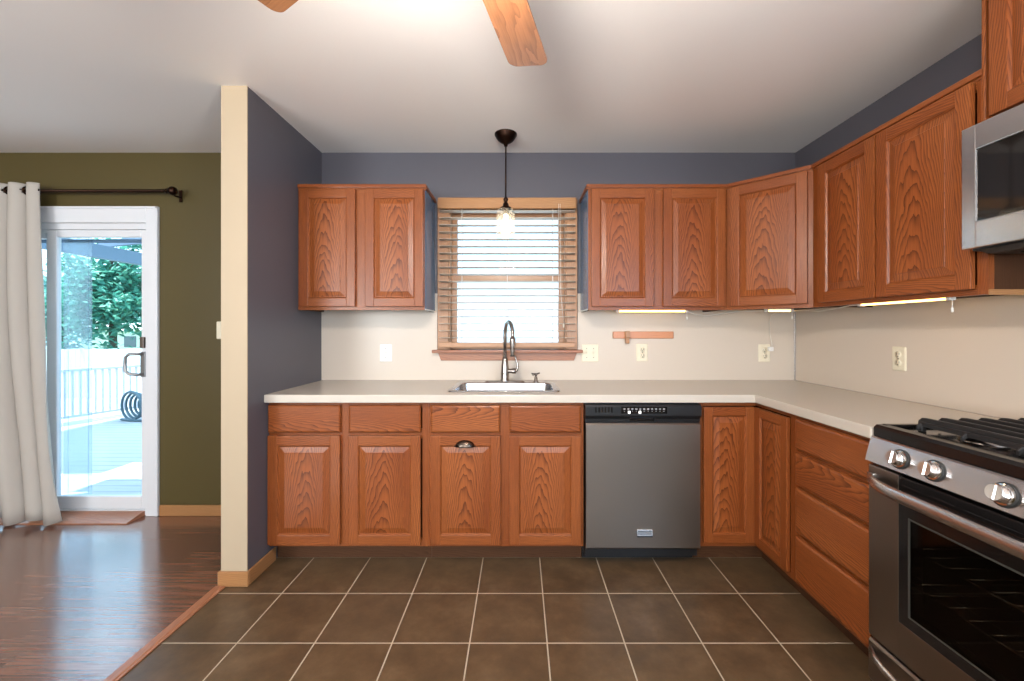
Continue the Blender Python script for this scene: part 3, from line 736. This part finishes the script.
# cooktop
ck = MB()
pr = [(.0, .880), (-.006, .884), (-.006, .912), (.004, .921), (.030, .923), (.045, .914), (RD-.055, .914), (RD-.045, .925), (RD, .925), (RD, .880)]
ck.loft([[(0, y, z) for y, z in pr], [(.004, y, z) for y, z in pr], [(RW-.004, y, z) for y, z in pr], [(RW, y, z) for y, z in pr]], True, True)
ck.box(.0, .022, .02, RD-.02, .912, .924, 1, .004, 2); ck.box(RW-.022, RW, .02, RD-.02, .912, .924, 1, .004, 2)
top = obj('cooktop', ck, ENAMEL, rg, label='glossy black cooktop')
for (x, y, r) in ((.20, .17, .055), (.20, .45, .045), (.38, .31, .05), (.56, .17, .045), (.56, .45, .055)):
    bo_ = obj('burner', MB().lathe([(r*1.25, .913), (r*1.2, .920), (r*.95, .924), (r*.95, .930), (0, .930)], (x, y, 0)), NICKEL, top)
    obj('burner_cap', MB().lathe([(r*.9, .930), (r*.92, .936), (r*.85, .940), (0, .941)], (x, y, 0)), CAPM, bo_)
def bar(mb, p, q, w=.011, h=.016, arch=0):
    p, q = Vector(p), Vector(q); d = (q-p).normalized(); n_ = Vector((-d.y, d.x, 0))*w/2
    pts = []
    L = (q-p).length
    secs = [(0, -.012, .6), (.012, -.002, .95), (.026, 0, 1), (L-.026, 0, 1), (L-.012, -.002, .95), (L, -.012, .6)] if arch else [(0, 0, 1), (L, 0, 1)]
    rings = []
    for s, dz, k in secs:
        c = p+d*s+Vector((0, 0, dz)); u = Vector((0, 0, h/2))
        rings.append([c-n_*k-u, c+n_*k-u, c+n_*k*.95+u*.6, c+n_*k*.55+u, c-n_*k*.55+u, c-n_*k*.95+u*.6])
    mb.loft(rings, True, True)
zg = .949
for (a, b_) in ((.045, .372), (.388, .715)):
    g_ = MB()
    for k in range(7):
        y = .110+k*.066
        bar(g_, (a, y, zg), (b_, y, zg), .013, .017, 1)
    for y in (.098, .300, .533): bar(g_, (a+.02, y, zg-.012), (b_-.02, y, zg-.012), .012, .014)
    for x in (a+.022, (a+b_)/2, b_-.022): bar(g_, (x, .080, zg-.013), (x, .555, zg-.013), .011, .014, 1)
    for x in (a+.022, b_-.022):
        for y in (.098, .304, .540): g_.box(x-.008, x+.008, y-.008, y+.008, .914, zg-.012, 2, .002)
    obj('grate', g_, IRON, rg, label='black cast-iron grate')
# slanted control panel
pf = [(.03, .795), (-.030, .795), (-.036, .800), (-.016, .878), (-.010, .882), (.03, .882)]
cpn = obj('control_panel', MB().loft([[(0, y, z) for y, z in pf], [(RW, y, z) for y, z in pf]], True, True), STEEL, rg)
ax = Vector((0, -.078, .020)).normalized() if False else Vector((0, -1, .256)).normalized()
for x in (.125, .235, .415, .525, .635):
    c = Vector((x, -.026, .838))
    kb = obj('knob', MB().lathe([(.0265, .002), (.0265, .007), (.0225, .008), (.0225, .016), (.0212, .017), (.0212, .030), (.0198, .032), (0, .032)], c, ax, 36, smooth=False), CHROME, cpn)
    obj('knob_collar', MB().lathe([(.031, 0), (.031, .004), (.028, .0055), (.02, .0055)], c+ax*.0005, ax, 24), RUBBER, kb)
    q = Vector((0, 0, 1)).rotation_difference(ax).to_matrix().to_4x4(); M = Matrix.Translation(c+ax*.032) @ q
    obj('knob_grip', MB().box(-.003, .003, -.019, .019, -.002, .003, 1, .001, M=M), CHROME, kb)
# oven door
od = MB(); zA, zB = .198, .786
od.box(.002, .118, -.026, .026, zA, zB, 2, .004, 2); od.box(RW-.118, RW-.002, -.026, .026, zA, zB, 2, .004, 2); od.box(.112, RW-.112, -.026, .026, zA, .318, 0, .004, 2)
ov = obj('oven_door', od, STEELV, rg)
gl = MB(); gl.box(.112, .150, -.0245, .02, .316, zB-.002); gl.box(RW-.150, RW-.112, -.0245, .02, .316, zB-.002); gl.box(.15, RW-.15, -.0245, .02, .316, .352); gl.box(.15, RW-.15, -.0245, .02, .662, zB-.002)
for k in range(4): gl.box(.13, RW-.13, -.0275, -.0245, .700+k*.017, .708+k*.017, 0, .001)
obj('glass_surround', gl, ENAMEL, ov, label='black glass surround with vent louvres')
obj('window_rim', MB().box(.150, .157, -.0255, -.0245, .352, .662).box(RW-.157, RW-.15, -.0255, -.0245, .352, .662).box(.157, RW-.157, -.0255, -.0245, .352, .357).box(.157, RW-.157, -.0255, -.0245, .657, .662), base('glass_edge', (.045, .045, .04), .3)[0], ov)
obj('oven_window', B(.15, RW-.15, -.0235, -.018, .352, .662), OVENG, ov)
hd = MB(); P = []
for k in range(17):
    u = k/16; x = .012+u*(RW-.024); bow = 1-(2*u-1)**4
    P.append((x, -.030-.052*min(1, bow*1.15)**.8, .742))
rr = []
hd2 = []
for k, p in enumerate(P):
    p = Vector(p); wz = .020; wy = .010
    hd2.append([p+Vector((0, wy*math.cos(a_), wz*math.sin(a_))) for a_ in [2*PI*i/14 for i in range(14)]])
hd.loft(hd2, True, True, smooth=True)
hd.box(.004, .030, -.034, -.02, .726, .760, 2, .004, 2); hd.box(RW-.030, RW-.004, -.034, -.02, .726, .760, 2, .004, 2)
obj('oven_handle', hd, STEEL, ov, label='bowed steel handle')
for z in (.40, .52):
    rk = MB(); rk.tube([(.05, .07, z), (RW-.05, .07, z)], .004, 8); rk.tube([(.05, .45, z), (RW-.05, .45, z)], .004, 8)
    for k in range(12): x = .06+k*(RW-.12)/11; rk.tube([(x, .07, z), (x, .45, z)], .0022, 6)
    obj('oven_rack', rk, CHROME, rg, label='chrome oven rack')
dwf = MB(); pf = [(.03, .040), (-.02, .040), (-.026, .05), (-.026, .178), (-.020, .186), (.03, .188)]
dwf.loft([[(.003, y, z) for y, z in pf], [(RW-.003, y, z) for y, z in pf]], True, True)
dro = obj('warming_drawer', dwf, STEELV, rg)
hd = MB(); hd2 = []
for k in range(17):
    u = k/16; x = .014+u*(RW-.028); bow = 1-(2*u-1)**4
    p = Vector((x, -.028-.040*min(1, bow*1.15)**.8, .152))
    hd2.append([p+Vector((0, .009*math.cos(a_), .014*math.sin(a_))) for a_ in [2*PI*i/14 for i in range(14)]])
hd.loft(hd2, True, True, smooth=True)
obj('drawer_handle', hd, STEEL, dro)

# ------------------------------------------------------------------ microwave
MX, MY = 1.452, 1.387
mw = thing('microwave', 'stainless over-the-range microwave mounted under the tall wall cabinet', 'microwave', (MX, MY, 1.505), -PI/2)
MD, MWd, MH = XR-MX-.004, .74, .398
bd = MB(); bd.box(.004, MWd-.004, .030, MD, .0, MH, 0, .003)
obj('housing', bd, BLACK, mw)
d_ = MB(); x1 = MWd-.17
d_.box(0, .044, 0, .030, .006, MH, 2, .003, 2); d_.box(x1-.05, x1, 0, .03, .006, MH, 2, .003, 2); d_.box(.042, x1-.048, 0, .03, .006, .090, 0, .003, 2); d_.box(.042, x1-.048, 0, .03, MH-.080, MH, 0, .003, 2)
md = obj('door', d_, STEEL, mw)
obj('door_glass', B(.038, x1-.044, .004, .02, .086, MH-.076), MICROG, md, label='black door glass')
obj('door_handle', MB().tube([(x1-.02, 0, .06), (x1-.02, -.035, .08), (x1-.02, -.04, .2), (x1-.02, -.035, .33), (x1-.02, 0, .35)], .011, 12), STEEL, md)
obj('control_panel', B(x1+.003, MWd, 0, .03, .006, MH, 2, .003, 2), MICROG, mw, label='black control strip')
un = MB(); un.loft([[(.03, .02, 0), (MWd-.03, .02, 0), (MWd-.03, MD-.05, 0), (.03, MD-.05, 0)], [(.045, .04, -.014), (MWd-.045, .04, -.014), (MWd-.045, MD-.08, -.014), (.045, MD-.08, -.014)]], False, True)
for k in range(10): un.box(.08+k*.03, .095+k*.03, .10, .25, -.0165, -.013)
obj('bottom_vent', un, BLACK, mw)

# ------------------------------------------------------------------ under-cabinet lights with cords
def strip_light(label, p, q, zb, plug_end=1, cord=None):
    p, q = Vector(p), Vector(q); d = (q-p); L = d.length; ang = math.atan2(d.y, d.x)
    t_ = thing('under_cabinet_light', label, 'under-cabinet light', (p.x, p.y, zb), ang, 'under-cabinet lights')
    obj('fixture', B(0, L, -.012, .012, -.008, 0, 0, .002), WPLAS, t_)
    obj('tube', MB().tube([(.012, 0, -.013), (L-.012, 0, -.013)], .0065, 10), STRIP, t_)
    for a in (-.004, L-.014): obj('end_cap', B(a, a+.018, -.012, .012, -.021, 0, 0, .002), WPLAS, t_)
    x = L if plug_end else 0
    obj('pull_chain', MB().tube([(x, 0, -.02), (x, 0, -.05)], .0015, 6).lathe([(0, 0), (.004, .003), (.004, .018), (0, .022)], (x, 0, -.068), n=10), WPLAS, t_)
    return t_
ZB = UZ0+.0135
strip_light('slim glowing under-cabinet light right of the window above the wood rack', (.615, 2.67, 0), (1.06, 2.67, 0), ZB-.001)
strip_light('short glowing under-cabinet light beneath the diagonal corner cabinet', (1.515, 2.60, 0), (1.68, 2.60, 0), ZB-.001)
strip_light('slim glowing under-cabinet light beneath the right wall cabinet', (1.600, 1.98, 0), (1.600, 1.56, 0), ZB-.001)
c1 = MB(); c1.tube([(1.065, 2.67, 1.365), (1.12, 2.69, 1.345), (1.20, 2.72, 1.338), (1.30, 2.72, 1.352), (1.40, 2.66, 1.365), (1.505, 2.605, 1.366)], .003, 8)
obj('power_cord', c1, CORDM, cat='cord', label='white cord looping between the first light and the corner light')
c1 = MB(); c1.tube([(1.68, 2.59, 1.366), (1.700, 2.50, 1.362), (1.68, 2.36, 1.352), (1.64, 2.2, 1.358), (1.605, 2.05, 1.366), (1.600, 1.99, 1.366)], .003, 8)
obj('power_cord', c1, CORDM, cat='cord', label='white cord under the right wall cabinet to its light')
c1 = thing('power_cord', 'white cord hanging from the corner light down to a plug', 'cord', (1.675, YW-t0, 1.12))
obj('cord', MB().tube([(-.010, -.22, .247), (-.006, -.12, .243), (-.003, -.035, .225), (-.002, -.013, .18), (.0, -.014, .10), (.004, -.030, .03), (.0, -.034, .010)], .0027, 8), CORDM, c1)
obj('plug', B(-.014, .014, -.036, -.008, -.014, .014, 2, .004, 2), WPLAS, c1)

# ------------------------------------------------------------------ outlets and switches
def plate(name, label, cat, loc, rz, w, kind, mat):
    t_ = thing(name, label, cat, loc, rz)
    hgt = .117
    obj('cover_plate', MB().loft([rrect(-w/2, w/2, -hgt/2, hgt/2, .006, 0), rrect(-w/2, w/2, -hgt/2, hgt/2, .006, .003), rrect(-w/2+.005, w/2-.005, -hgt/2+.005, hgt/2-.005, .004, .006)], False, True), mat, t_).data.transform(Matrix.Rotation(PI/2, 4, 'X'))
    if kind == 'duplex':
        for z in (-.020, .020):
            r_ = obj('receptacle', MB().lathe([(.0175, 0), (.0175, .008), (0, .0082)], (0, 0, z), (0, -1, 0), 20), mat, t_)
            s_ = MB(); s_.box(-.0075, -.0055, -.0088, -.0075, z-.002, z+.008); s_.box(.0055, .0075, -.0088, -.0075, z-.002, z+.008); s_.lathe([(.0028, 0), (.0028, .0006), (0, .0006)], (0, -.0082, z-.009), (0, -1, 0), 10)
            obj('slots', s_, RUBBER, r_)
        obj('screw', MB().lathe([(.003, 0), (.003, .0075), (0, .008)], (0, 0, 0), (0, -1, 0), 10), NICKEL, t_)
    else:
        n = 2 if kind == 'double' else 1
        for i in range(n):
            x = (i-(n-1)/2)*.046
            obj('toggle', MB().box(x-.005, x+.005, -.018, -.004, -.004, .010, 2, .002).box(x-.009, x+.009, -.0075, -.004, -.016, .016, 2, .001), mat, t_)
            obj('screw', MB().lathe([(.003, 0), (.003, .0072), (0, .0078)], (x, 0, .03), (0, -1, 0), 10).lathe([(.003, 0), (.003, .0072), (0, .0078)], (x, 0, -.03), (0, -1, 0), 10), NICKEL, t_)
    return t_
YS = YW-t0
def wz(px_, py_): return ((px_-519.4)*YS/422, YS, CAMZ-(py_-329.5)*YS/422)
plate('light_switch', 'white single switch plate on the backsplash left of the window', 'light switch', wz(386, 353), 0, .082, 'single', WPLAS)
plate('light_switch', 'ivory double switch plate beside the window and under the right wall cabinet', 'light switch', wz(590, 353), 0, .112, 'double', IVORY)
plate('wall_outlet', 'ivory outlet on the backsplash under the wooden rack', 'outlet', wz(642, 352.5), 0, .078, 'duplex', IVORY)
plate('wall_outlet', 'ivory outlet with a cord plugged in near the corner', 'outlet', wz(764, 353), 0, .078, 'duplex', IVORY)
plate('wall_outlet', 'ivory outlet on the right wall backsplash behind the range', 'outlet', (XR-t0, 2.057, 1.108), -PI/2, .075, 'duplex', IVORY)
plate('light_switch', 'ivory switch on the olive wall half hidden behind the partition', 'light switch', (-2.000, YW, 1.245), 0, .072, 'single', IVORY)

# wooden rack on the backsplash
p0, p1 = wz(612.5, 331.5), wz(673, 338.5)
rk = thing('wall_rack', 'reddish wooden rail with one peg on the backsplash under the cabinet', 'wall rack', (p0[0], YS, p1[2]))
obj('rail', B(0, p1[0]-p0[0], -.016, 0, 0, p0[2]-p1[2], 0, .003), RACK, rk)
obj('peg', MB().box(.078, .108, -.040, -.016, .006, .050, 2, .004, 2).box(.080, .106, -.036, -.012, -.034, .008, 2, .006, 2), OAKL, rk, label='light wood peg')

# ------------------------------------------------------------------ pendant lamp
pe = thing('pendant_lamp', 'dark bronze pendant with clear glass jar hanging before the window', 'pendant lamp', (-.083, 2.57, CZ))
obj('canopy', MB().lathe([(.068, 0), (.068, -.008), (.062, -.014), (.060, -.022), (.048, -.038), (.030, -.052), (.014, -.060), (.010, -.075), (0, -.076)], n=32), BRONZE, pe)
obj('rod', MB().tube([(0, 0, -.07), (0, 0, -.400)], .0048, 10), BRONZE, pe)
obj('socket', MB().lathe([(.006, -.385), (.013, -.392), (.016, -.400), (.010, -.410), (.010, -.418), (.017, -.424), (.018, -.440), (.034, -.448), (.036, -.462), (.020, -.464), (.018, -.49), (0, -.49)], n=24), BRONZE, pe)
obj('glass_shade', MB().lathe([(.030, -.452), (.046, -.462), (.054, -.480), (.056, -.50), (.056, -.628), (.054, -.630), (.053, -.628), (.053, -.50), (.051, -.482), (.044, -.465), (.030, -.456)], n=32), SHADE, pe, label='clear glass jar shade')
obj('bulb', MB().lathe([(0, -.485), (.012, -.49), (.013, -.51), (.020, -.53), (.029, -.555), (.031, -.575), (.026, -.597), (.014, -.61), (0, -.613)], n=20), BULB, pe)

# ------------------------------------------------------------------ ceiling fan
FX, FY = -.138, .77
fn = thing('ceiling_fan', 'ceiling fan with oak blades at the top edge', 'ceiling fan', (FX, FY, CZ))
obj('canopy', MB().lathe([(.07, 0), (.07, -.02), (.05, -.05), (.02, -.06), (0, -.06)]), BRONZE, fn)
obj('downrod', MB().tube([(0, 0, -.05), (0, 0, -.16)], .013, 12), BRONZE, fn)
obj('motor_housing', MB().lathe([(.03, -.14), (.09, -.15), (.115, -.18), (.12, -.24), (.10, -.28), (.07, -.30), (.05, -.36), (0, -.37)], n=32), BRONZE, fn)
for k in range(5):
    an = math.radians(14.5+72*k)
    M = Matrix.Rotation(-an, 4, 'Z') @ Matrix.Translation((0, 0, -.292)) @ Matrix.Rotation(math.radians(6), 4, 'Y')
    tb = bmesh.new(); P = []
    L0, L1 = .19, .685
    out = [(-.056, L0), (.056, L0)]
    for i in range(7): a = PI/2*i/6; out.append((.067-.030+.030*math.sin(a)*0+.030*math.cos(a), L1-.03+.03*math.sin(a)))
    for i in range(7): a = PI/2+PI/2*i/6; out.append((-.067+.030+.030*math.cos(a), L1-.03+.03*math.sin(a)))
    lo = [tb.verts.new((x, y, -.003)) for x, y in out]; hi = [tb.verts.new((x, y, .003)) for x, y in out]
    tb.faces.new(lo[::-1]); tb.faces.new(hi)
    for i in range(len(out)): j = (i+1) % len(out); tb.faces.new((lo[i], lo[j], hi[j], hi[i]))
    tb.normal_update()
    m_ = MB().merge(tb, 1, voff=R.uniform(.15, .3)); bmesh.ops.transform(m_.bm, matrix=M, verts=m_.bm.verts)
    bo_ = obj('blade', m_, BLADE, fn)
    m_ = MB().box(-.02, .02, .09, .24, -.010, -.003, 1, .003); bmesh.ops.transform(m_.bm, matrix=M, verts=m_.bm.verts)
    obj('blade_iron', m_, BRONZE, bo_)
obj('added_light_bowl', MB().lathe([(.030, -.365), (.030, -.425), (.100, -.430), (.104, -.438), (.096, -.468), (.072, -.498), (.04, -.518), (0, -.524)], n=32), FILLBOWL, fn, label='frosted glass bowl added to light the ceiling')

# ------------------------------------------------------------------ outdoors
ZD = -.15
obj('exterior_deck', B(-10, 2.5, YW+.14, 8.6, ZD-.1, ZD), DECK, kind='structure', label='pale grey boarded deck outside the sliding door')
obj('exterior_ground', B(-40, 25, 8.6, 60, -1.3, -1.15), LAWN, kind='structure', label='lawn beyond the deck')
obj('exterior_eave', B(XF-.3, XR+.3, YW+.14, 3.28, 2.50, 2.58), SIDING, kind='structure', label='roof eave over the sliding door')
# railing along the left side of the deck
A, Bp = Vector((-7.27, 5.05, ZD)), Vector((-6.05, 8.55, ZD))
d = Bp-A; L = d.length; rl = thing('deck_railing', 'grey wooden deck railing with thin balusters in front of the white fence', 'railing', tuple(A), math.atan2(d.y, d.x))
obj('top_rail', B(0, L, -.03, .03, .76, .80, 0, .004), RAILP, rl)
obj('bottom_rail', B(0, L, -.02, .02, .06, .10, 0, .004), RAILP, rl)
for x in (0, L): obj('post', B(x-.04, x+.04, -.04, .04, 0, .80, 2, .004), RAILP, rl)
for k in range(40):
    x = .08+k*(L-.16)/39
    obj('baluster', B(x-.014, x+.014, -.014, .014, .10, .76, 2), RAILP, rl)
fe = thing('board_fence', 'white board fence beyond the deck railing', 'fence', (-30, 13, -1.15))
f_ = MB(); k = 0; x = 0
while x < 24:
    hh = 1.80+R.uniform(-.012, .012); f_.box(x, x+.135, 0, .02, 0, hh, 2); x += .142
obj('boards', f_, FENCE, fe)
obj('rails', MB().box(0, 24, .02, .06, .4, .49, 0).box(0, 24, .02, .06, 1.4, 1.49, 0), FENCE, fe)
# coiled hose leaning on the railing
hs = MB(); c0 = Vector((-5.93, 6.45, ZD))
for k in range(5):
    r = .215-.02*k; pts = []
    for i in range(28):
        a = 2*PI*i/28; pts.append(c0+Vector((r*math.cos(a)*.93+.03*k, r*math.cos(a)*-.25+.025*k, .235+r*math.sin(a))))
    hs.tube(pts, .018, 8, closed=True)
hs.tube([c0+Vector((-.2, .05, .02)), c0+Vector((0, -.03, .02)), c0+Vector((.24, -.06, .02))], .018, 8)
obj('garden_hose', hs, HOSE, cat='hose', label='dark coiled hose standing on the deck by the railing')
# patio cover
pc = thing('patio_cover', 'grey-blue patio cover beam and rafters above the deck', 'patio cover', (-7.25, 3.3, ZD))
obj('beam', B(-.06, .06, 0, 9.0, 2.63, 2.86, 1, .005), BEAMP, pc)
for y in (.1, 7.6): obj('post', B(-.06, .06, y-.06, y+.06, 0, 2.63, 2, .004), BEAMP, pc)
for y in (.4, 1.7, 3.0, 4.3, 5.5, 7.0):
    M = Matrix.Translation((0, y, 2.90)) @ Matrix.Rotation(-.10, 4, 'Y')
    obj('rafter', B(-.3, 2.6, -.03, .03, 0, .12, 0, M=M), BEAMP, pc)
M = Matrix.Translation((0, 0, 3.025)) @ Matrix.Rotation(-.10, 4, 'Y')
obj('roof_panel', B(-.4, 1.75, .0, 2.75, 0, .012, M=M), ROOFT, pc, label='white translucent roof panel')
# trees
def tree(label, x, y, zc, rx, ry, rzv, nleaf, mat, ls, hgt, grp):
    t_ = thing('tree', label, 'tree', (x, y, -1.15), 0, grp)
    tk = MB(); tk.tube([(0, 0, 0), (.05, 0, 1.2), (-.03, .05, zc+.4), (0, 0, zc+1.15+rzv*.6)], [.17, .13, .10, .03], 9)
    for k in range(7):
        a = R.uniform(0, 2*PI); z0 = zc+1.15-rzv*.6+k*.3*rzv/1.5
        tk.tube([(0, 0, z0), (rx*.4*math.cos(a), ry*.4*math.sin(a), z0+.35), (rx*.75*math.cos(a), ry*.75*math.sin(a), z0+.55)], [.06, .04, .015], 6)
    obj('trunk', tk, BARK, t_)
    tb = bmesh.new()
    clumps = [Vector((R.gauss(0, .42)*rx, R.gauss(0, .42)*ry, R.gauss(0, .45)*rzv)) for _ in range(60)]
    for i in range(nleaf):
        c = R.choice(clumps)+Vector((R.gauss(0, .17)*rx, R.gauss(0, .17)*ry, R.gauss(0, .13)*rzv))
        c.z += zc+1.15
        q = Matrix.Rotation(R.uniform(0, 6.28), 3, 'Z') @ Matrix.Rotation(R.uniform(-.9, .9), 3, 'X') @ Matrix.Rotation(R.uniform(-.9, .9), 3, 'Y')
        s = ls*R.uniform(.6, 1.3)
        vs = [tb.verts.new(c+q @ Vector(p)) for p in ((-s, 0, 0), (0, -s*.45, .1*s), (s, 0, 0), (0, s*.45, .1*s))]
        tb.faces.new(vs)
    tb.normal_update()
    obj('foliage', MB().merge(tb), mat, t_)
g = 'trees behind the fence'
tree('dense teal-green tree filling the right half of the door glass', -14.1, 14.6, 2.55, 1.35, 1.3, 1.75, 7000, LEAF, .13, 3, g)
tree('paler bluish tree behind the screen in the left of the door glass', -18.4, 17.0, 2.0, 1.2, 1.2, 1.6, 5000, LEAFB, .12, 3, g)
tree('dark green tree behind the right door stile beyond the fence', -13.8, 18.0, 1.9, 1.3, 1.2, 1.9, 5000, LEAF, .13, 3, g)
# neighbour's small house beyond the fence, seen under the leaves
hb = thing('house', 'small pale house glimpsed beyond the fence under the trees', 'house', (-23.5, 25, -1.15))
obj('wall', B(-2.5, 2.0, 0, 4, 0, 2.35), paint('pale_house_paint', (.72, .75, .68), .7), hb)
obj('roof', MB().loft([[(-2.8, -.3, 2.35), (2.3, -.3, 2.35), (2.3, 4.3, 2.35), (-2.8, 4.3, 2.35)], [(-2.8, 1.9, 3.1), (2.3, 1.9, 3.1), (2.3, 2.1, 3.1), (-2.8, 2.1, 3.1)]], True, True), paint('pale_roof', (.55, .55, .55), .8), hb)
obj('window', MB().box(.1, .8, -.03, 0, 1.35, 2.0), base('house_window_glass', (.12, .14, .16), .2)[0], hb)
# neighbour's white siding wall seen through the kitchen blind
nb = thing('neighbor_house', 'white sided house wall seen through the kitchen blind', 'house', (-.1, 7.5, -1.15))
w_ = MB(); z = 0
while z < 3.2:
    w_.loft([[(-1.8, 0, z), (-1.8, -.012, z), (-1.8, -.002, z+.16), (-1.8, .1, z+.16), (-1.8, .1, z)], [(1.8, 0, z), (1.8, -.012, z), (1.8, -.002, z+.16), (1.8, .1, z+.16), (1.8, .1, z)]], True, True, 0); z += .16
obj('siding', w_, SIDING, nb)
obj('gutter', B(-1.9, 1.9, -.3, .1, 3.2, 3.32, 0, .02), FENCE, nb)
